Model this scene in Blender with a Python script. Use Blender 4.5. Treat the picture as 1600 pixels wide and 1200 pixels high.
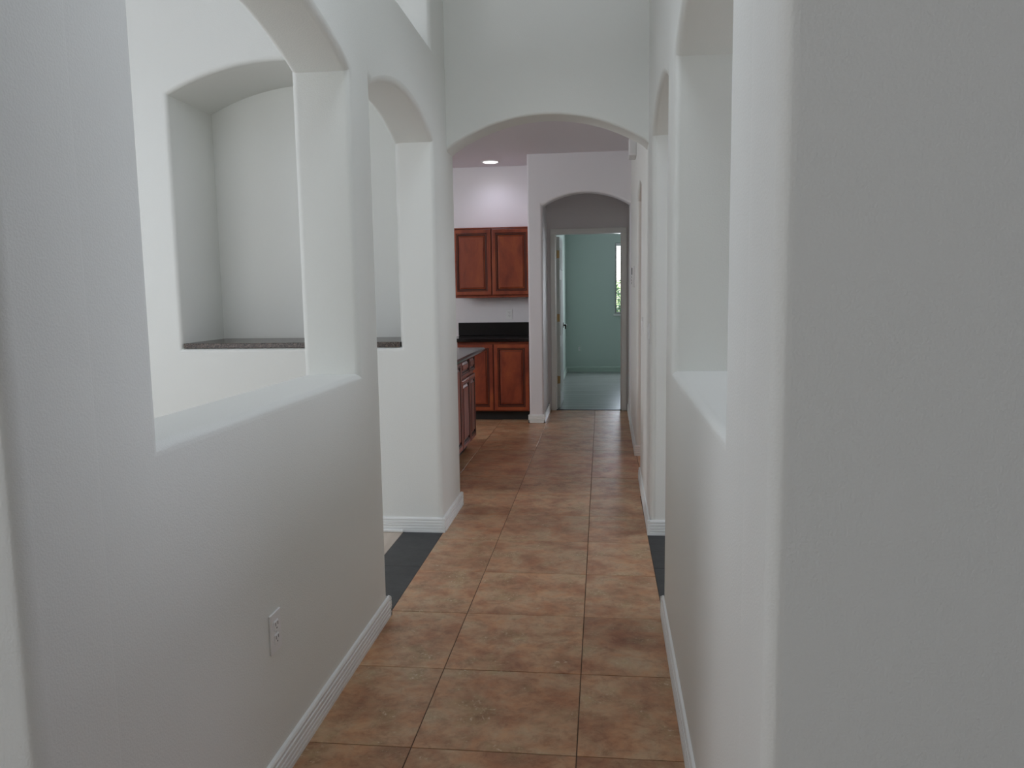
import bpy, bmesh, math, random
from mathutils import Vector, Matrix
from mathutils.geometry import tessellate_polygon
random.seed(7)
for o in list(bpy.data.objects): bpy.data.objects.remove(o)
C = bpy.context.scene.collection
S = bpy.context.scene

# ------------------------------------------------------------ camera
FPX, YAW, PITCH, ROLL, CAMZ = 1216.1, .115388, .115551, -.014958, 1.391
F = Vector((-math.sin(YAW)*math.cos(PITCH), math.cos(YAW)*math.cos(PITCH), -math.sin(PITCH)))
r0 = Vector((math.cos(YAW), math.sin(YAW), 0)); u0 = r0.cross(F)
R_ = r0*math.cos(ROLL)+u0*math.sin(ROLL); U_ = -r0*math.sin(ROLL)+u0*math.cos(ROLL)
cam = bpy.data.cameras.new('camera'); co = bpy.data.objects.new('camera', cam); C.objects.link(co)
cam.sensor_width = 36; cam.lens = FPX/1600*36; cam.clip_start = .05
m = Matrix((R_, U_, -F)).transposed().to_4x4(); m.translation = (0, 0, CAMZ)
co.matrix_world = m
S.camera = co
S.view_settings.view_transform = 'Standard'; S.view_settings.look = 'None'
S.view_settings.gamma = 1; S.view_settings.use_curve_mapping = False
S.view_settings.exposure = 0.0
S.cycles.use_denoising = True
S.cycles.max_bounces = 12; S.cycles.diffuse_bounces = 8; S.cycles.glossy_bounces = 4
S.cycles.caustics_reflective = False; S.cycles.caustics_refractive = False
S.cycles.sample_clamp_indirect = 6

# ------------------------------------------------------------ sky and lights
W = bpy.data.worlds.new('sky'); S.world = W; W.use_nodes = True
wn = W.node_tree.nodes; bg = wn['Background']
sk = wn.new('ShaderNodeTexSky'); sk.sky_type = 'NISHITA'; sk.sun_disc = False
sk.sun_elevation = math.radians(50); sk.sun_rotation = math.radians(200)
W.node_tree.links.new(sk.outputs[0], bg.inputs[0]); bg.inputs[1].default_value = .5

def area(name, loc, d, sx, sy, power, col):
    L = bpy.data.lights.new(name, 'AREA'); L.shape = 'RECTANGLE'; L.size = sx; L.size_y = sy
    L.energy = power; L.color = col
    o = bpy.data.objects.new(name, L); C.objects.link(o); o.location = loc
    o.rotation_euler = Vector(d).to_track_quat('-Z', 'Z').to_euler()
    return o
# daylight through windows of foyer, side rooms and bedroom; fill areas are added
area('foyer_window_light', (-.3, -3.9, 2.0), (0, 1, 0), 3.2, 2.6, 14, (0.97, 1, 0.7))
area('left_room_window_light', (-4.9, 2.3, 1.7), (1, .25, 0), 1.9, 2.0, 36, (0.79, 0.87, 1))
area('right_room_window_light', (4.4, 3.0, 1.8), (-1, -.15, 0), 1.8, 1.9, 53, (0.83, 0.88, 1))
area('left_room_front_fill', (-3.1, 1.36, 1.8), (0, 1, 0), 1.8, 1.8, 25, (0.92, 0.95, 1))  # added fill on an inner wall without a window, brightens the niche wall
area('foyer_left_fill', (-4.9, -1.2, 1.9), (1, .2, 0), 1.8, 2.0, 106, (0.89, 0.92, 1))  # added fill, no known window; brightens the near end of the right wall
area('foyer_right_fill', (4.5, -1.2, 1.9), (-1, .2, 0), 1.8, 2.0, 26, (0.64, 0.7, 1))  # matching added fill from the other side, for the left wall
area('hallway_ceiling_fill', (-.3, 2.2, 3.97), (0, 0, -1), .6, 1.6, 15, (0.80, 0.90, 1))  # added overhead fill, no lamp known here; lifts cross wall and wall tops
area('kitchen_fill', (-4.0, 5.25, 2.2), (1, .75, -.1), 1.6, .9, 70, (0.92, 0.96, 1))  # added fill area, aimed to light the pier more than the right wall
area('family_room_fill', (3.3, 6.2, 1.6), (-1, 0, 0), 1.6, 1.8, 22, (1, .72, .66))  # added warm fill through the right opening, for island faces and floor
area('bedroom_window_light', (.9, 13.6, 1.55), (0, -1, 0), 1.2, 1.05, 38, (0.88, 0.92, 1))
sun = bpy.data.lights.new('sun', 'SUN'); sun.energy = 22; sun.angle = .01
so = bpy.data.objects.new('sun', sun); C.objects.link(so); so.location = (0, 20, 8)
so.rotation_euler = Vector((.3, .75, -.8)).to_track_quat('-Z', 'Z').to_euler()

# ------------------------------------------------------------ materials
def mat(name, rgb, rough=.6, spec=.5, metal=0):
    m = bpy.data.materials.new(name); m.use_nodes = True
    b = m.node_tree.nodes['Principled BSDF']
    b.inputs['Base Color'].default_value = (*rgb, 1); b.inputs['Roughness'].default_value = rough
    b.inputs['Specular IOR Level'].default_value = spec; b.inputs['Metallic'].default_value = metal
    return m
def N(m, t, **kw):
    n = m.node_tree.nodes.new(t)
    for k, v in kw.items(): setattr(n, k, v)
    return n
def L(m, a, b): m.node_tree.links.new(a, b)
def noise(m, scale, detail=3, rough=.5, vec=None, w=None, dist=0):
    n = N(m, 'ShaderNodeTexNoise'); n.inputs['Scale'].default_value = scale
    n.inputs['Detail'].default_value = detail; n.inputs['Roughness'].default_value = rough
    n.inputs['Distortion'].default_value = dist
    if w is not None: n.noise_dimensions = '4D'; L(m, w, n.inputs['W'])
    if vec is not None: L(m, vec, n.inputs['Vector'])
    return n
def ramp(m, fac, stops):
    r = N(m, 'ShaderNodeValToRGB'); e = r.color_ramp.elements
    while len(e) < len(stops): e.new(.5)
    for i, (p, c) in enumerate(stops): e[i].position = p; e[i].color = (*c, 1)
    L(m, fac, r.inputs[0]); return r
def bump(m, h, strength, dist=.002):
    b = N(m, 'ShaderNodeBump'); b.inputs['Strength'].default_value = strength; b.inputs['Distance'].default_value = dist
    L(m, h, b.inputs['Height']); L(m, b.outputs[0], m.node_tree.nodes['Principled BSDF'].inputs['Normal'])
def paint(name, rgb, rough=.62, bs=.22):
    m = mat(name, rgb, rough, .35)
    g = N(m, 'ShaderNodeNewGeometry')
    n = noise(m, 210, 2, .5, g.outputs['Position'])
    r = ramp(m, n.outputs['Fac'], [(.38, (0, 0, 0)), (.66, (1, 1, 1))])
    bump(m, r.outputs[0], bs, .0012)
    return m
M = {}
M['wall'] = paint('orange_peel_white_paint', (.735, .745, .715))
M['kwall'] = paint('kitchen_lilac_white_paint', (.72, .70, .72))
M['ceil'] = paint('ceiling_paint', (.71, .68, .71), .8, .6)
M['green'] = paint('pale_green_paint', (.50, .60, .55), .6, .2)
M['gtrim'] = mat('pale_green_trim', (.50, .60, .54), .5)
M['door'] = mat('door_paint', (.60, .64, .63), .7, .2)
M['trim'] = mat('white_trim_enamel', (.76, .77, .76), .35)
M['plate'] = mat('white_plastic', (.74, .74, .74), .35)
M['slot'] = mat('dark_slot', (.05, .045, .04), .6)
M['black'] = mat('toe_kick_black', (.008, .007, .007), .5)
M['brass'] = mat('brass', (.36, .26, .14), .3, .5, 1)
M['bronze'] = mat('dark_bronze', (.03, .025, .02), .35, .5, 1)
# glazed terracotta beige floor tile
def tile_mat():
    m = mat('terracotta_beige_tile', (.4, .25, .15), .36, .45)
    oi = N(m, 'ShaderNodeObjectInfo'); tc = N(m, 'ShaderNodeTexCoord')
    mu = N(m, 'ShaderNodeMath', operation='MULTIPLY'); mu.inputs[1].default_value = 37; L(m, oi.outputs['Random'], mu.inputs[0])
    mp = N(m, 'ShaderNodeMapping'); mp.inputs['Scale'].default_value = (1, 1.15, 1); L(m, tc.outputs['Object'], mp.inputs[0])
    n1 = noise(m, 5.0, 9, .66, mp.outputs[0], mu.outputs[0], .35)
    n2 = noise(m, 17, 8, .74, mp.outputs[0], mu.outputs[0], .9)
    n3 = noise(m, 70, 4, .65, mp.outputs[0], mu.outputs[0], .8)
    mu2 = N(m, 'ShaderNodeMath', operation='MULTIPLY'); mu2.inputs[1].default_value = 91; L(m, oi.outputs['Random'], mu2.inputs[0])
    n4 = noise(m, 7.5, 7, .62, mp.outputs[0], mu2.outputs[0], .5)
    base = ramp(m, n1.outputs['Fac'], [(.30, (.235, .100, .052)), (.43, (.340, .178, .096)), (.54, (.425, .258, .150)), (.68, (.46, .32, .20))])
    grn = ramp(m, n4.outputs['Fac'], [(.40, (1.06, .93, .84)), (.52, (1, 1, 1)), (.64, (.86, .95, .88))])
    pat = ramp(m, n2.outputs['Fac'], [(.36, (.58, .47, .42)), (.50, (1, 1, 1)), (.66, (1.18, 1.16, 1.12))])
    mg = N(m, 'ShaderNodeMixRGB', blend_type='MULTIPLY'); mg.inputs[0].default_value = 1
    L(m, base.outputs[0], mg.inputs[1]); L(m, grn.outputs[0], mg.inputs[2])
    mx = N(m, 'ShaderNodeMixRGB', blend_type='MULTIPLY'); mx.inputs[0].default_value = .60
    L(m, mg.outputs[0], mx.inputs[1]); L(m, pat.outputs[0], mx.inputs[2])
    pit = ramp(m, n3.outputs['Fac'], [(.56, (0, 0, 0)), (.66, (1, 1, 1))])
    pm = N(m, 'ShaderNodeMath', operation='MULTIPLY'); L(m, pit.outputs[0], pm.inputs[0])
    msk = ramp(m, n4.outputs['Fac'], [(.53, (0, 0, 0)), (.62, (.8, .8, .8))]); L(m, msk.outputs[0], pm.inputs[1])
    mx2 = N(m, 'ShaderNodeMixRGB'); mx2.inputs[2].default_value = (.62, .48, .36, 1)
    L(m, pm.outputs[0], mx2.inputs[0]); L(m, mx.outputs[0], mx2.inputs[1])
    hs = N(m, 'ShaderNodeHueSaturation'); L(m, mx2.outputs[0], hs.inputs['Color'])
    mr = N(m, 'ShaderNodeMapRange'); mr.inputs[3].default_value = 1.02; mr.inputs[4].default_value = 1.22
    L(m, oi.outputs['Random'], mr.inputs[0]); L(m, mr.outputs[0], hs.inputs['Value'])
    L(m, hs.outputs[0], m.node_tree.nodes['Principled BSDF'].inputs['Base Color'])
    bump(m, n2.outputs['Fac'], .25, .001)
    return m
M['tile'] = tile_mat()
M['grout'] = mat('brown_grout', (.11, .065, .042), .9)
def slate():
    m = mat('black_slate', (.03, .03, .033), .42, .4)
    g = N(m, 'ShaderNodeNewGeometry'); n = noise(m, 14, 6, .6, g.outputs['Position'])
    r = ramp(m, n.outputs['Fac'], [(.3, (.017, .018, .020)), (.7, (.040, .041, .043))])
    L(m, r.outputs[0], m.node_tree.nodes['Principled BSDF'].inputs['Base Color']); bump(m, n.outputs['Fac'], .5, .002)
    return m
M['slate'] = slate()
def granite(name, a, b, rough):
    m = mat(name, a, rough, .5)
    g = N(m, 'ShaderNodeNewGeometry'); n = noise(m, 160, 4, .7, g.outputs['Position'])
    r = ramp(m, n.outputs['Fac'], [(.42, a), (.62, b)])
    L(m, r.outputs[0], m.node_tree.nodes['Principled BSDF'].inputs['Base Color'])
    return m
M['granite'] = granite('black_granite', (.006, .006, .006), (.018, .015, .015), .13)
M['splash'] = mat('black_granite_splash', (.008, .0065, .0065), .3, .25)
M['bgranite'] = granite('brown_granite', (.016, .011, .009), (.16, .12, .10), .22)
def wood(name, stops, rough=.32, scale=(14, 14, 1.6), spec=.4):
    m = mat(name, (.2, .1, .05), rough, spec)
    tc = N(m, 'ShaderNodeTexCoord'); oi = N(m, 'ShaderNodeObjectInfo')
    mp = N(m, 'ShaderNodeMapping'); mp.inputs['Scale'].default_value = scale; L(m, tc.outputs['Object'], mp.inputs[0])
    mu = N(m, 'ShaderNodeMath', operation='MULTIPLY'); mu.inputs[1].default_value = 23; L(m, oi.outputs['Random'], mu.inputs[0])
    n = noise(m, 1, 6, .6, mp.outputs[0], mu.outputs[0], .8)
    r = ramp(m, n.outputs['Fac'], stops)
    L(m, r.outputs[0], m.node_tree.nodes['Principled BSDF'].inputs['Base Color'])
    return m
M['cherry'] = wood('cherry_stained_maple', [(.30, (.14, .022, .011)), (.50, (.25, .050, .020)), (.72, (.36, .088, .028))], .42, (5, 5, 2.2))
M['glaze'] = mat('dark_glaze', (.028, .008, .007), .4)
M['plank'] = wood('pale_wood_plank', [(.3, (.46, .38, .31)), (.7, (.60, .52, .44))], .4, (12, 1.2, 12))
M['gplank'] = wood('grey_laminate_plank', [(.3, (.24, .26, .25)), (.7, (.33, .35, .34))], .26, (1.2, 14, 12))
M['gloss'] = mat('glass', (1, 1, 1), 0, .5); M['gloss'].node_tree.nodes['Principled BSDF'].inputs['Transmission Weight'].default_value = 1
M['gloss'].node_tree.nodes['Principled BSDF'].inputs['IOR'].default_value = 1.02
M['screen'] = mat('grey_lcd', (.012, .014, .014), .6, .1)
def emit(name, col, s):
    m = mat(name, (.8, .8, .8)); b = m.node_tree.nodes['Principled BSDF']
    b.inputs['Emission Color'].default_value = (*col, 1); b.inputs['Emission Strength'].default_value = s; return m
M['lamp'] = emit('lit_lens', (1, .96, 1), 6)
M['leaf'] = wood('leaf_green', [(.3, (.09, .17, .05)), (.7, (.30, .38, .18))], .5, (3, 3, 3))
M['lawn'] = wood('lawn', [(.3, (.08, .17, .03)), (.7, (.2, .32, .08))], .8, (6, 6, 6))

# ------------------------------------------------------------ mesh helpers
def obj(name, bm, m, parent=None, kind=None, label=None, cat=None, group=None, loc=None):
    me = bpy.data.meshes.new(name); bmesh.ops.recalc_face_normals(bm, faces=bm.faces[:]); bm.to_mesh(me); bm.free()
    for k in (m if isinstance(m, (list, tuple)) else [m]): me.materials.append(M[k])
    o = bpy.data.objects.new(name, me); C.objects.link(o)
    if loc is not None: o.location = loc
    if parent: o.parent = parent
    tag(o, kind, label, cat, group); return o
def tag(o, kind=None, label=None, cat=None, group=None):
    if kind: o['kind'] = kind
    if label: o['label'] = label
    if cat: o['category'] = cat
    if group: o['group'] = group
def thing(name, loc, label, cat, group=None, rz=0):
    o = bpy.data.objects.new(name, None); C.objects.link(o); o.location = loc; o.rotation_euler = (0, 0, rz)
    o.empty_display_size = .05; tag(o, None, label, cat, group); return o
def box(bm, x0, x1, y0, y1, z0, z1, bev=0, mi=0):
    t = bmesh.new()
    v = [t.verts.new(c) for c in ((x0,y0,z0),(x1,y0,z0),(x1,y1,z0),(x0,y1,z0),(x0,y0,z1),(x1,y0,z1),(x1,y1,z1),(x0,y1,z1))]
    for f in ((0,3,2,1),(4,5,6,7),(0,1,5,4),(1,2,6,5),(2,3,7,6),(3,0,4,7)): t.faces.new([v[i] for i in f])
    if bev: bmesh.ops.bevel(t, geom=t.edges[:], offset=bev, segments=1, affect='EDGES')
    for f in t.faces: f.material_index = mi
    me = bpy.data.meshes.new('tmp'); t.to_mesh(me); t.free(); bm.from_mesh(me); bpy.data.meshes.remove(me)
    return bm
def B(*a, **k): return box(bmesh.new(), *a, **k)
def cyl(bm, p, axis, r, h, n=20, r2=None):
    t = bmesh.new(); bmesh.ops.create_cone(t, cap_ends=True, segments=n, radius1=r, radius2=r if r2 is None else r2, depth=h)
    q = Vector((0, 0, 1)).rotation_difference(Vector(axis)).to_matrix().to_4x4(); q.translation = p
    t.transform(q); me = bpy.data.meshes.new('tmp'); t.to_mesh(me); t.free(); bm.from_mesh(me); bpy.data.meshes.remove(me); return bm
def arch(a, b, spring, rise, n=28):
    """points from (b,spring) over the crown to (a,spring)"""
    h = (b-a)/2; R = (h*h+rise*rise)/(2*rise); c = (a+b)/2; cz = spring+rise-R; t = math.asin(h/R)
    return [(c+R*math.sin(t-2*t*i/n), cz+R*math.cos(t-2*t*i/n)) for i in range(n+1)]
def wall(name, outer, holes, O, Ud, Nd, t, b=.027, m='wall', kind='structure', seg=6):
    """slab with its front face through O, spanned by Ud and Z, depth t along Nd; all edges bull-nosed with radius b"""
    O, Ud, Nd = Vector(O), Vector(Ud).normalized(), Vector(Nd).normalized()
    bm = bmesh.new()
    def area2(l): return sum(l[i][0]*l[(i+1) % len(l)][1]-l[(i+1) % len(l)][0]*l[i][1] for i in range(len(l)))
    loops = []
    for k, l in enumerate([outer]+holes):
        l = list(l)
        if (area2(l) > 0) != (k == 0): l.reverse()      # outer CCW, holes CW: solid on the left
        loops.append(l)
    def inset(l, d):
        r = []
        for i, p in enumerate(l):
            a, c = Vector(l[i-1]), Vector(l[(i+1) % len(l)]); p = Vector(p)
            e1, e2 = (p-a).normalized(), (c-p).normalized()
            n1, n2 = Vector((-e1.y, e1.x)), Vector((-e2.y, e2.x)); n = n1+n2
            n = n/max(.3, n.dot(n1)) if n.length > 1e-6 else n1
            r.append(p+n*d)
        return r
    def P(q, d): return O+Ud*q[0]+Vector((0, 0, q[1]))+Nd*d
    rings = []
    for i in range(seg+1):
        th = math.pi/2*i/seg; rings.append((b*(1-math.sin(th)), b*(1-math.cos(th))))
    for i in range(seg+1):
        th = math.pi/2*i/seg; rings.append((b*(1-math.cos(th)), t-b*(1-math.sin(th))))
    for l in loops:
        vs = [[bm.verts.new(P(q, d)) for q in inset(l, ins)] for ins, d in rings]
        for a, c in zip(vs, vs[1:]):
            for i in range(len(l)):
                j = (i+1) % len(l)
                f = bm.faces.new((a[i], a[j], c[j], c[i]))
                f.smooth = True
        for e in bm.edges:
            if len(e.link_faces) == 2 and e.link_faces[0].normal.angle(e.link_faces[1].normal, 0) > .5: e.smooth = False
    for d in (0, t):
        ls = [[Vector((q.x, q.y, 0)) for q in inset(l, b)] for l in loops]
        tri = tessellate_polygon(ls); flat = [q for l in ls for q in l]
        vv = [bm.verts.new(P(q, d)) for q in flat]
        for a in tri:
            try: bm.faces.new([vv[i] for i in a])
            except ValueError: pass
    bm.normal_update()
    for e in bm.edges:
        if len(e.link_faces) == 2 and e.link_faces[0].normal.angle(e.link_faces[1].normal, 0) > .5: e.smooth = False
    o = obj(name, bm, m, kind=kind)
    return o
PROF = [(0, 0), (.015, 0), (.015, .014), (.0115, .016), (.0115, .0185), (.015, .0205), (.015, .031), (.0115, .033), (.0115, .0355), (.0145, .0375), (.0145, .047),
        (.0105, .049), (.0105, .0515), (.0135, .0535), (.0135, .065), (.0085, .067), (.0085, .070), (.0115, .072), (.0115, .079), (.008, .086), (0, .088)]
def base(name, p0, p1, n, m='trim', prof=PROF):
    """base board from p0 to p1 along the floor, standing out along n"""
    bm = bmesh.new(); n = Vector((*n, 0)).normalized()
    a = [bm.verts.new(Vector((*p0, 0))+n*q[0]+Vector((0, 0, q[1]))) for q in prof]
    c = [bm.verts.new(Vector((*p1, 0))+n*q[0]+Vector((0, 0, q[1]))) for q in prof]
    k = len(prof)
    for i in range(k): bm.faces.new((a[i], a[(i+1) % k], c[(i+1) % k], c[i]))
    bm.faces.new(a); bm.faces.new(c[::-1])
    return obj(name, bm, m, kind='structure')

# ------------------------------------------------------------ the shell
XL, TW = -.93, .23                     # left corridor wall face, wall thickness
AR = .008
def xr(y): return .248+AR*(y-1.1)      # right corridor wall face (runs very slightly outwards)
HC = 4.0                               # ceiling of foyer, hallway and side rooms
HK = 2.83                              # kitchen ceiling
BED = -.05
# left corridor wall: pass-through with arched head, arched doorway, open above its ledge
LJ, RJ = 4.385, 4.415
ol = [(1.118, BED), (3.18, BED), (3.18, 2.229)] + arch(3.18, LJ+.02, 2.229, .13)[::-1] + [(LJ+.02, BED), (4.81, BED), (4.81, 2.745), (1.118, 2.745)]
h1 = [(1.532, 1.088), (2.925, 1.088)] + arch(1.532, 2.925, 2.225, .125)
wall('wall_left', ol, [h1], (XL, 0, 0), (0, 1, 0), (-1, 0, 0), TW)
# wall of the left room, flush with the doorway's far jamb, with the deep arched niche
nz = [(-2.487, 1.094), (-1.150, 1.094)] + arch(-2.487, -1.150, 2.560, .158)
wall('wall_back', [(-5.0, BED), (XL-.001, BED), (XL-.001, HC), (-5.0, HC)], [nz], (0, LJ, 0), (1, 0, 0), (0, 1, 0), .60)
obj('trim_3', B(-2.6, -1.05, LJ+.53, LJ+.57, 1.0, 2.8), 'wall', kind='structure')      # back of the niche
# right corridor wall, all the way to the bedroom door
def uo(y): return y-1.1
orr = [(.068, BED), (uo(3.27), BED), (uo(3.27), 2.223)] + arch(uo(3.27), uo(RJ+.02), 2.223, .13)[::-1] + [(uo(RJ+.02), BED), (uo(5.78), BED), (uo(5.78), 2.13)] \
    + arch(uo(5.78), uo(6.62), 2.13, .085)[::-1] + [(uo(6.62), BED), (8.15, BED), (8.15, HC), (.068, HC)]
h2 = [(uo(1.63), 1.092), (uo(2.965), 1.092)] + arch(uo(1.63), uo(2.965), 2.230, .125)
wall('wall_right', orr, [h2], (.248, 1.1, 0), (math.sin(AR), math.cos(AR), 0), (1, 0, 0), TW)
wall('wall_back', [(xr(4.98)+.001, BED), (4.6, BED), (4.6, HC), (xr(4.98)+.001, HC)], [], (0, RJ, 0), (1, 0, 0), (0, 1, 0), .56)
# foyer side walls (end faces of the hallway)
wall('wall_front', [(-5.0, BED), (XL+.0005, BED), (XL+.0005, 2.744), (-5.0, 2.744)], [], (0, 1.1175, 0), (1, 0, 0), (0, 1, 0), TW)
wall('wall_front', [(.2475, BED), (4.6, BED), (4.6, HC), (.2475, HC)], [], (0, 1.1675, 0), (1, 0, 0), (0, 1, 0), TW)
# cross wall with the wide arch
ca = arch(XL, xr(4.8), 2.262, .185, 40)[::-1]
wall('wall_back', [(XL-.06, HC), (XL-.06, 2.262-.02)] + [(XL, 2.255)] + ca[1:-1] + [(xr(4.8), 2.255), (xr(4.8)+.06, 2.24), (xr(4.8)+.06, HC)], [], (0, 4.77, 0), (1, 0, 0), (0, 1, 0), .21, .014)
# kitchen: back wall, pier with second arch, hall
bmk = B(-4.6, -.70, 9.0, 9.12, BED, HK+.1); obj('wall_kitchen', bmk, 'kwall', kind='structure')
a2 = arch(-.618, .298, 2.295, .135)[::-1]
wall('wall_pier', [(-.772, HK+.1), (-.772, BED), (-.618, BED), (-.618, 2.295)] + a2 + [(.298, BED), (.50, BED), (.50, HK+.1)], [], (0, 8.29, 0), (1, 0, 0), (0, 1, 0), .17, .022, 'kwall')
obj('wall_hall', B(-.770, -.628, 8.40, 9.3, BED, HK+.1), 'kwall', kind='structure')
DL, DR = -.535, .232                                               # bedroom door opening
bm = bmesh.new(); box(bm, -.77, DL-.02, 9.2, 9.32, BED, HK+.1); box(bm, DR+.02, .60, 9.2, 9.32, BED, HK+.1); box(bm, DL-.02, DR+.02, 9.2, 9.32, 2.085, HK+.1)
obj('wall_hall', bm, 'kwall', kind='structure')
# outer shell out of view: foyer, side rooms, kitchen
obj('wall_foyer', B(-5.2, 4.8, -4.1, -4.0, BED, HC), 'wall', kind='structure')
obj('wall_outer', B(-5.1, -5.0, -4.0, 9.2, BED, HC), 'wall', kind='structure')
obj('wall_outer', B(4.6, 4.7, -4.0, 9.4, BED, HC), 'wall', kind='structure')
obj('wall_outer', B(.50, 4.6, 8.2, 8.3, BED, HC), 'kwall', kind='structure')
obj('ceiling', B(-5.1, 4.7, -4.1, 5.0, HC, HC+.1), 'ceil', kind='structure')
bm = bmesh.new(); box(bm, -5.1, 4.7, 4.975, 9.4, HK, HK+.1)
obj('ceiling', bm, 'ceil', kind='structure')
# bedroom
BX0, BX1, BY = -.62, 3.0, 13.75
obj('wall_bedroom', B(BX0-.1, BX0, 9.32, BY+.1, BED, 2.8), 'green', kind='structure')
obj('wall_bedroom', B(BX1, BX1+.1, 9.32, BY+.1, BED, 2.8), 'green', kind='structure')
obj('wall_bedroom', B(.60, BX1, 9.2, 9.32, BED, 2.8), 'green', kind='structure')
WX0, WX1, WZ0, WZ1 = .235, 1.45, 1.02, 2.235
bm = bmesh.new(); box(bm, BX0, WX0, BY, BY+.14, BED, 2.8); box(bm, WX1, BX1, BY, BY+.14, BED, 2.8); box(bm, WX0, WX1, BY, BY+.14, BED, WZ0); box(bm, WX0, WX1, BY, BY+.14, WZ1, 2.8)
obj('wall_bedroom', bm, 'green', kind='structure')
obj('ceiling', B(BX0-.1, BX1+.1, 9.25, BY+.1, 2.7, 2.8), 'ceil', kind='structure')

# ------------------------------------------------------------ floors
fl = obj('floor', B(-5.1, 4.7, -4.1, 9.26, -.06, -.0025), 'grout', kind='structure')
S_ = .511
cache = {}
def tile(x0, x1, y0, y1, parent, m='tile', g=.0018, name='tile'):
    w, h = x1-x0-2*g, y1-y0-2*g
    if w < .012 or h < .012: return
    k = (round(w, 3), round(h, 3), m)
    if k not in cache:
        bm = bmesh.new(); b = .0007
        lo = [bm.verts.new(q) for q in ((-w/2, -h/2, -.008), (w/2, -h/2, -.008), (w/2, h/2, -.008), (-w/2, h/2, -.008))]
        mi = [bm.verts.new((v.co.x, v.co.y, -b)) for v in lo]
        tp = [bm.verts.new((v.co.x-math.copysign(b, v.co.x), v.co.y-math.copysign(b, v.co.y), 0)) for v in lo]
        for i in range(4):
            j = (i+1) % 4; bm.faces.new((lo[i], lo[j], mi[j], mi[i])); bm.faces.new((mi[i], mi[j], tp[j], tp[i]))
        bm.faces.new(tp)
        me = bpy.data.meshes.new(name); bm.to_mesh(me); bm.free(); me.materials.append(M[m]); cache[k] = me
    o = bpy.data.objects.new(name, cache[k]); C.objects.link(o)
    o.location = ((x0+x1)/2, (y0+y1)/2, random.uniform(-.0005, .0003)); o.parent = parent
    return o
def region(rx0, rx1, ry0, ry1):
    i0 = math.floor((rx0+.077)/S_); i1 = math.ceil((rx1+.077)/S_)
    j0 = math.floor((ry0-2.2125)/S_); j1 = math.ceil((ry1-2.2125)/S_)
    for i in range(i0, i1):
        for j in range(j0, j1):
            x0, x1 = max(rx0, -.077+i*S_), min(rx1, -.077+(i+1)*S_)
            y0, y1 = max(ry0, 2.2125+j*S_), min(ry1, 2.2125+(j+1)*S_)
            if x1 < -1.17 and x0 > -1.9 and y0 > 5.2 and y1 < 6.9: continue
            tile(x0, x1, y0, y1, fl)
region(-1.099, .434, .6795, 1.1905)
region(XL+.001, .262, 1.1905, 4.7675)
region(-2.63, .262, 4.7675, 5.2785)
region(-2.63, .297, 5.2785, 9.2)
region(.297, 1.45, 5.79, 6.61)
# black slate thresholds of the two arched doorways
obj('floor', B(XL-TW-.004, XL, 3.19, LJ, -.06, -.0022), 'grout', kind='structure')
for a, c in ((3.185, 3.80), (3.80, LJ)): tile(XL-TW-.006, XL+.001, a, c, fl, 'slate', .0006, 'threshold_slab')
for a, c in ((3.275, 3.86), (3.86, RJ)): tile(.262, .262+TW+.01, a, c, fl, 'slate', .0006, 'threshold_slab')
# pale plank floor of the side rooms
for k in range(16):
    x1 = XL-TW-.008-k*.125; y = 1.33
    tile(x1-.125, x1, 1.33, 2.9-.07*(k % 3), fl, 'plank', .0005, 'plank'); tile(x1-.125, x1, 2.9-.07*(k % 3), LJ, fl, 'plank', .0005, 'plank')
obj('floor', B(-5.0, XL-TW-.008-16*.125, 1.33, LJ, -.06, 0), 'plank', kind='structure')
obj('floor', B(.505, 4.6, 1.33, RJ, -.06, 0), 'plank', kind='structure')
fb = obj('floor', B(BX0-.1, BX1+.1, 9.262, BY+.2, -.07, -.004), 'gplank', kind='structure')
pl = bmesh.new(); y = 9.262; k = 0
while y < BY:
    xs = [BX0, BX0+.5+.37*(k*2.3 % 3), BX1-.4*(k % 2), BX1]
    for a, c in zip(xs, xs[1:]):
        if c-a > .02: box(pl, a+.001, c-.001, y+.0012, min(BY, y+.19)-.0012, -.006, 0)
    y += .19; k += 1
o = obj('plank', pl, 'gplank', fb); o['kind'] = 'stuff'
obj('trim_4', B(DL, DR, 9.195, 9.262, -.004, .006, .002), 'black', kind='structure')   # dark threshold strip at the bedroom door

# ------------------------------------------------------------ base boards
base('baseboard_left', (XL, 1.118), (XL, 3.195), (1, 0))
base('baseboard_left', (-5.0, 1.1175), (XL+.015, 1.1175), (0, -1))
base('baseboard_left', (XL-TW-.01, 3.18), (XL+.015, 3.18), (0, 1))
base('baseboard_back', (-5.0, LJ), (XL+.015, LJ), (0, -1))
base('baseboard_left', (XL, LJ-.015), (XL, 4.98+.015), (1, 0))
base('baseboard_left', (XL-TW, 4.98), (XL+.015, 4.98), (0, 1))
obj('trim_5', B(-5.0, XL-TW-.004, LJ-.028, LJ-.014, 0, .018, .004), 'trim', kind='structure')   # shoe moulding over the plank floor
def rb(y0, y1): base('baseboard_right', (xr(y0), y0), (xr(y1), y1), (-1, AR))
rb(1.168, 3.285); rb(RJ-.015, 5.79); rb(6.61, 8.29); rb(8.46, 9.2)
base('baseboard_right', (xr(1.1)-.015, 1.1675), (4.6, 1.1675), (0, -1))
base('baseboard_right', (xr(3.27)-.015, 3.27), (xr(3.27)+TW, 3.27), (0, 1))
base('baseboard_right', (xr(RJ)-.015, RJ), (4.6, RJ), (0, -1))
base('baseboard_right', (xr(6.6)-.015, 6.62), (xr(6.6)+TW, 6.62), (0, -1))
base('baseboard_pier', (-.787, 8.29), (-.603, 8.29), (0, -1))
base('baseboard_pier', (-.772, 8.275), (-.772, 8.40), (-1, 0))
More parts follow.
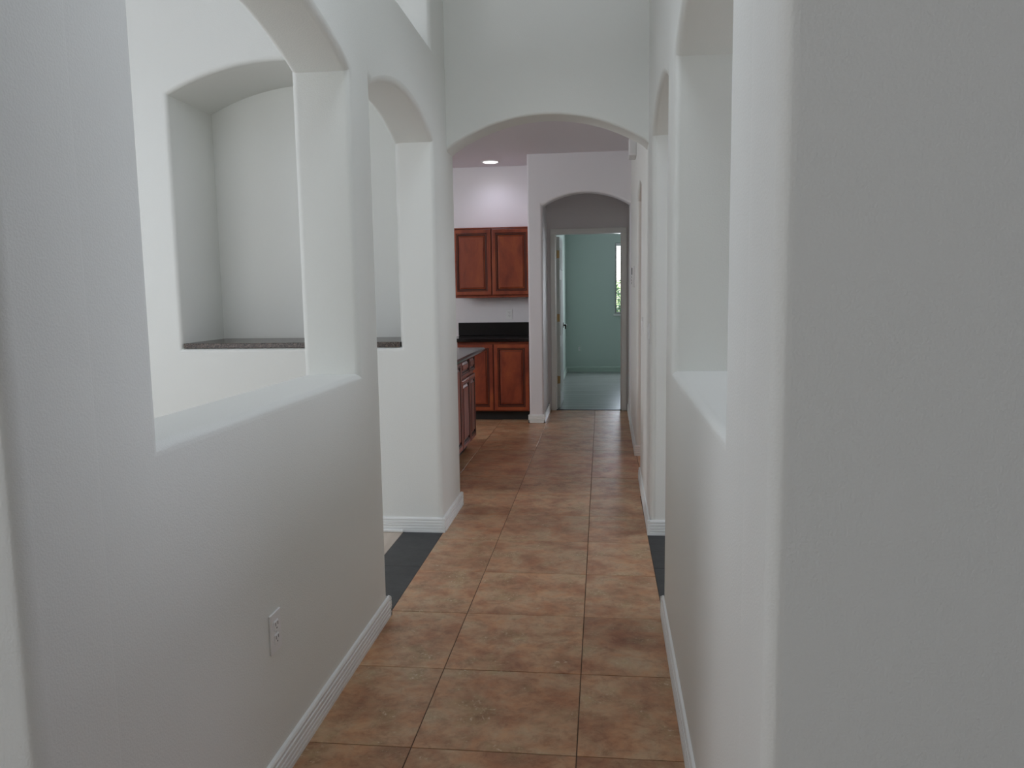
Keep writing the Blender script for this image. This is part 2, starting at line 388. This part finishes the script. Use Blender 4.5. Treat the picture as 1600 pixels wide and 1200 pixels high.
base('baseboard_pier', (-.618, 8.275), (-.618, 9.2), (1, 0))
base('baseboard_bedroom', (BX0, 9.32), (BX0, BY), (1, 0), 'gtrim'); base('baseboard_bedroom', (BX0, BY), (BX1, BY), (0, -1), 'gtrim')

# ------------------------------------------------------------ niche shelf
bm = B(-2.478, -1.158, LJ+.004, LJ+.528, 1.094, 1.124, .003)
obj('granite_shelf', bm, 'bgranite', label='brown speckled granite slab lying in the arched wall niche', cat='shelf')

# ------------------------------------------------------------ cabinets
def ring_panel(w, h, st):
    """raised panel leaf in x (width) / z (height), front towards -y, back at y=0; returns frame bm and panel bm"""
    def rings(bm, rs, cap):
        prev = None
        for (i, d, mi) in rs:
            v = [bm.verts.new(q) for q in ((-w/2+i, -d, i), (w/2-i, -d, i), (w/2-i, -d, h-i), (-w/2+i, -d, h-i))]
            if prev:
                for k in range(4):
                    f = bm.faces.new((prev[k], prev[(k+1) % 4], v[(k+1) % 4], v[k])); f.material_index = mi
            elif cap == 0: bm.faces.new(v[::-1])
            prev = v
        return prev
    fr = bmesh.new()
    rings(fr, [(0, 0, 0), (0, .015, 0), (.003, .018, 1), (.008, .018, 0), (.0115, .0195, 0), (st-.018, .0195, 0), (st-.015, .0145, 1), (st-.010, .0145, 1), (st-.007, .0185, 0), (st-.004, .0185, 0), (st, .006, 1), (st, .004, 1)], 0)
    pa = bmesh.new()
    v = rings(pa, [(st-.001, .003, 0), (st-.001, .006, 1), (st+.007, .006, 1), (st+.022, .0145, 0), (st+.024, .0185, 1), (st+.029, .0185, 0)], 1)
    pa.faces.new(v)
    return fr, pa
def leaf(name, w, h, loc, parent, st=.062, rz=0):
    fr, pa = ring_panel(w, h, min(st, h*.23))
    o = obj(name, fr, ['cherry', 'glaze'], parent); o.location = loc
    o.rotation_euler = (0, 0, rz)
    obj('raised_panel', pa, ['cherry', 'glaze'], o)
    return o
# wall cabinets: thing origin at back lower centre, front towards -y
def wall_cab(x0, x1, z0, z1, yf, yb, label):
    t = thing('wall_cabinet', ((x0+x1)/2, yb, z0), label, 'cabinet')
    w = x1-x0; obj('body', B(-w/2, w/2, yf-yb, 0, 0, z1-z0, .002), 'cherry', t)
    n = 2; dw = w/n
    for i in range(n): leaf('door', dw-.006, z1-z0-.012, (-w/2+dw*(i+.5), yf-yb-.001, .006), t)
    obj('light_rail', B(-w/2, w/2, yf-yb+.004, yf-yb+.022, -.022, 0, .003), 'cherry', t)
    obj('crown_strip', B(-w/2-.0, w/2, yf-yb-.016, yf-yb+.01, z1-z0, z1-z0+.012, .003), 'cherry', t)
    return t
wall_cab(-1.655, -.776, 1.372, 2.112, 8.69, 8.998, 'red-brown wall cabinet with two raised-panel doors above the kitchen counter')
t = thing('base_cabinet', (-1.175, 8.998, 0), 'red-brown base cabinet with two tall doors beneath the black counter by the pier', 'cabinet')
obj('body', B(-.40, .400, -.578, 0, .105, .872, .002), 'cherry', t)
for i in range(2): leaf('door', .389, .735, (-.197+i*.394, -.579, .113), t)
obj('toe_kick', B(-.40, .400, -.50, -.46, .0, .105), 'black', t)
obj('countertop', B(-1.66, -.773, 8.372, 8.998, .873, .912, .006), 'granite', label='black granite countertop on the base cabinet against the kitchen back wall', cat='countertop')
obj('backsplash', B(-1.66, -.773, 8.978, 8.999, .913, 1.062, .003), 'splash', label='low black granite backsplash strip along the kitchen back wall', cat='backsplash')
# peninsula: cabinets facing the hallway (+x)
PX = -1.155
def pen_cab(y0, y1, drawer, label):
    t = thing('island_cabinet', (PX, (y0+y1)/2, 0), label, 'cabinet', rz=math.pi/2)
    w = y1-y0     # local x = world y, local -y = world +x
    obj('body', B(-w/2, w/2, 0, .56, .105, .872, .002), 'cherry', t)
    if drawer:
        leaf('drawer', w-.012, .145, (0, -.001, .716), t, .03)
        leaf('door', w-.012, .575, (0, -.001, .113), t, .05)
    else:
        leaf('door', w-.012, .748, (0, -.001, .113), t)
    obj('toe_kick', B(-w/2, w/2, .07, .10, 0, .105), 'black', t)
pen_cab(5.36, 5.80, False, 'nearest island cabinet, mostly behind the hallway wall')
pen_cab(5.80, 6.235, False, 'island cabinet with a full-height door seen just past the hallway wall edge')
pen_cab(6.235, 6.62, True, 'middle island cabinet with one drawer over a door, beside the full-height door')
pen_cab(6.62, 6.92, True, 'narrow island cabinet with drawer at the far end of the island')
obj('countertop', B(-1.83, -1.045, 5.32, 6.965, .873, .912, .012), 'granite', label='dark polished stone countertop on the kitchen island', cat='countertop')

# ------------------------------------------------------------ plates, outlets, boxes
def plate(name, loc, n, kind, label, cat, group=None, w=.072, h=.117, pm='plate'):
    """local front is -y"""
    rz = math.atan2(n[1], n[0])+math.pi/2
    t = thing(name, loc, label, cat, group, rz)
    obj('cover_plate', B(-w/2, w/2, -.006, 0, -h/2, h/2, .002), pm, t)
    if kind == 'outlet':
        for s in (1, -1):
            r = obj('receptacle', B(-.017, .017, -.0085, -.004, s*.0195-.0145, s*.0195+.0145, .003), 'plate', t)
            bm = bmesh.new(); z = s*.0195
            box(bm, -.0085, -.006, -.0090, -.0075, z-.001, z+.0085); box(bm, .006, .0085, -.0090, -.0075, z, z+.0085)
            cyl(bm, (0, -.0082, z-.008), (0, 1, 0), .0025, .0016, 10)
            obj('slot', bm, 'slot', r)
        obj('screw', cyl(bmesh.new(), (0, -.0065, 0), (0, 1, 0), .003, .002, 10), 'plate', t)
    elif kind == 'switch':
        obj('rocker', B(-.016, .016, -.012, -.004, -.033, .033, .003), 'plate', t)
    elif kind == 'keypad':
        obj('screen', B(-w/2+.012, w/2-.012, -.024, -.02, .02, h/2-.012, .001), 'screen', t)
        for i in range(4):
            for j in range(3):
                x, z = -.045+i*.03, .0-j*.027
                obj('button', B(x-.009, x+.009, -.026, -.021, z-.008, z+.008, .002), 'slot' if i < 3 else 'plate', t)
        obj('housing', B(-w/2+.003, w/2-.003, -.021, -.005, -h/2+.003, h/2-.003, .003), 'plate', t)
    return t
plate('wall_outlet', (XL, 2.035, .443), (1, 0), 'outlet', 'white duplex outlet low on the left hallway wall under the pass-through', 'outlet')
plate('wall_outlet', (-1.061, 9.0, 1.154), (0, -1), 'outlet', 'white outlet on the kitchen wall between counter and wall cabinet', 'outlet')
plate('wall_outlet', (-.391, BY, .407), (0, -1), 'outlet', 'outlet low on the pale green bedroom wall', 'outlet', pm='gtrim')
plate('light_switch', (xr(4.56), 4.56, 1.152), (-1, AR), 'switch', 'white switch plate on the right wall just past the arched doorway', 'switch')
plate('light_switch', (xr(5.45), 5.45, 1.158), (-1, AR), 'switch', 'white switch plate on the right wall beyond the wide arch', 'switch')
plate('alarm_keypad', (xr(7.2), 7.2, 1.525), (-1, AR), 'keypad', 'white keypad with dark screen on the right wall near the far arch', 'keypad', None, .16, .19)
t = thing('door_chime', (xr(6.9), 6.88, 2.525), 'white door chime box high on the right wall beyond the wide arch', 'chime', None, -math.pi/2)
obj('cover', B(-.12, .12, -.062, 0, 0, .155, .006), 'plate', t)
obj('grille', B(-.09, .09, -.064, -.060, .02, .05, .001), 'plate', t)

# ------------------------------------------------------------ recessed lights
def recessed(x, y, label, power):
    t = thing('recessed_light', (x, y, HK), label, 'ceiling light')
    bm = bmesh.new(); n = 32; pr = [(.104, 0), (.104, -.004), (.094, -.010), (.084, -.010), (.080, -.002), (.080, 0)]
    vs = [[bm.verts.new((r*math.cos(2*math.pi*i/n), r*math.sin(2*math.pi*i/n), z)) for i in range(n)] for r, z in pr]
    for a, c in zip(vs, vs[1:]):
        for i in range(n): bm.faces.new((a[i], a[(i+1) % n], c[(i+1) % n], c[i])).smooth = True
    obj('trim_ring', bm, 'trim', t)
    obj('lens', cyl(bmesh.new(), (0, 0, -.004), (0, 0, 1), .0815, .006, 32), 'lamp', t)
    Ld = bpy.data.lights.new('downlight', 'SPOT'); Ld.energy = power; Ld.spot_size = math.radians(150); Ld.spot_blend = 1
    Ld.shadow_soft_size = .09; Ld.color = (.84, .82, 1)
    lo = bpy.data.objects.new('downlight', Ld); C.objects.link(lo); lo.location = (x, y, HK-.03)
recessed(-1.205, 8.66, 'lit round recessed light in the kitchen ceiling above the wall cabinet', 10)

# ------------------------------------------------------------ bedroom door
bm = bmesh.new(); cw = .057
box(bm, DL-cw, DL, 9.178, 9.2, 0, 2.068, .003); box(bm, DR, DR+cw, 9.178, 9.2, 0, 2.068, .003); box(bm, DL-cw, DR+cw, 9.177, 9.2, 2.068, 2.130, .003)
obj('trim_1', bm, 'trim', kind='structure')
bm = bmesh.new(); box(bm, DL-.02, DL, 9.2, 9.32, 0, 2.068); box(bm, DR, DR+.02, 9.2, 9.32, 0, 2.068); box(bm, DL-.02, DR+.02, 9.2, 9.32, 2.068, 2.09)
box(bm, DL, DL+.010, 9.25, 9.27, 0, 2.068); box(bm, DR-.010, DR, 9.25, 9.27, 0, 2.068)
obj('trim_2', bm, 'trim', kind='structure')
# leaf: hinged at the left jamb, swung 90 degrees into the bedroom
dx = DL+.006; dy = 9.345; dw = .755
d = obj('door_1', B(0, .035, 0, dw, .008, 2.050, .002), 'door', kind='structure', loc=(dx, dy, 0))
for (a, c, z0, z1) in ((.09, .35, .2, .75), (.41, .67, .2, .75), (.09, .35, .88, 1.55), (.41, .67, .88, 1.55), (.09, .35, 1.67, 1.92), (.41, .67, 1.67, 1.92)):
    bm = bmesh.new()
    box(bm, .0345, .041, a, c, z0, z1, .004); obj('door_panel', bm, 'door', d)
for z in (.35, 1.094, 1.847):
    bm = bmesh.new(); box(bm, .001, .034, -.003, .001, z-.045, z+.045, .001); cyl(bm, (.0, -.008, z), (0, 0, 1), .007, .1, 12)
    box(bm, -.006, -.002, -.075, -.006, z-.045, z+.045, .001)
    h = obj('hinge', bm, 'brass', d, label='brass hinge')
hb = cyl(bmesh.new(), (.041, dw-.07, .98), (1, 0, 0), .033, .012, 20); cyl(hb, (.055, dw-.07, .98), (1, 0, 0), .009, .035, 12)
box(hb, .062, .084, dw-.19, dw-.055, .966, .992, .005); box(hb, .066, .082, dw-.195, dw-.17, .935, .985, .004)
obj('door_handle', hb, 'bronze', d, label='dark bronze lever handle')

# ------------------------------------------------------------ bedroom window and blind
wf = bmesh.new(); e = .026
box(wf, WX0, WX0+e, BY+.05, BY+.11, WZ0, WZ1, .003); box(wf, WX1-e, WX1, BY+.05, BY+.11, WZ0, WZ1, .003)
box(wf, WX0+e, WX1-e, BY+.05, BY+.11, WZ0, WZ0+e, .003); box(wf, WX0+e, WX1-e, BY+.05, BY+.11, WZ1-e, WZ1, .003)
w1 = obj('window_1', wf, 'trim', kind='structure')
obj('pane', B(WX0+e, WX1-e, BY+.075, BY+.079, WZ0+e, WZ1-e), 'gloss', w1)
obj('window_sill', B(WX0-.03, WX1+.03, BY-.03, BY+.05, WZ0-.045, WZ0, .004), 'trim', w1)
t = thing('window_blind', ((WX0+WX1)/2, BY+.025, WZ0), 'white horizontal slat blind hanging in the bedroom window', 'blind')
hw = (WX1-WX0)/2-.01
obj('head_rail', B(-hw, hw, -.02, .02, WZ1-WZ0-.05, WZ1-WZ0-.004, .003), 'plate', t)
bm = bmesh.new()
z = WZ1-WZ0-.07
while z > .03:
    v = [bm.verts.new(q) for q in ((-hw, -.011, z-.004), (hw, -.011, z-.004), (hw, .011, z+.004), (-hw, .011, z+.004))]; bm.faces.new(v); z -= .036
o = obj('slats', bm, 'plate', t); o['kind'] = 'stuff'
obj('bottom_rail', B(-hw, hw, -.012, .012, .004, .020, .003), 'plate', t)
# garden beyond the window
obj('lawn', B(-6, 8, BY+.3, BY+16, -.25, -.15), 'lawn', kind='structure')
def shrub(x, y, h, r, label):
    t = thing('garden_shrub', (x, y, -.15), label, 'shrub')
    bm = bmesh.new(); cyl(bm, (0, 0, h*.25), (0, 0, 1), .05, h*.5, 8, .02); obj('stem', bm, 'bronze', t)
    bm = bmesh.new()
    for _ in range(1500):
        while True:
            p = Vector([random.uniform(-1, 1) for _ in range(3)])
            if .35 < p.length < 1: break
        p = Vector((p.x*r, p.y*r, h*.6+p.z*h*.42)); a = Vector([random.gauss(0, 1) for _ in range(3)]).normalized(); b = a.orthogonal().normalized(); s = .06
        v = [bm.verts.new(p+a*s), bm.verts.new(p+b*s*.45), bm.verts.new(p-a*s), bm.verts.new(p-b*s*.45)]; bm.faces.new(v)
    f = obj('foliage', bm, 'leaf', t); f['kind'] = 'stuff'
shrub(.45, BY+2.2, 1.75, .7, 'leafy green shrub close outside the bedroom window')
shrub(2.3, BY+3.6, 1.9, .9, 'leafy green shrub farther out past the bedroom window')
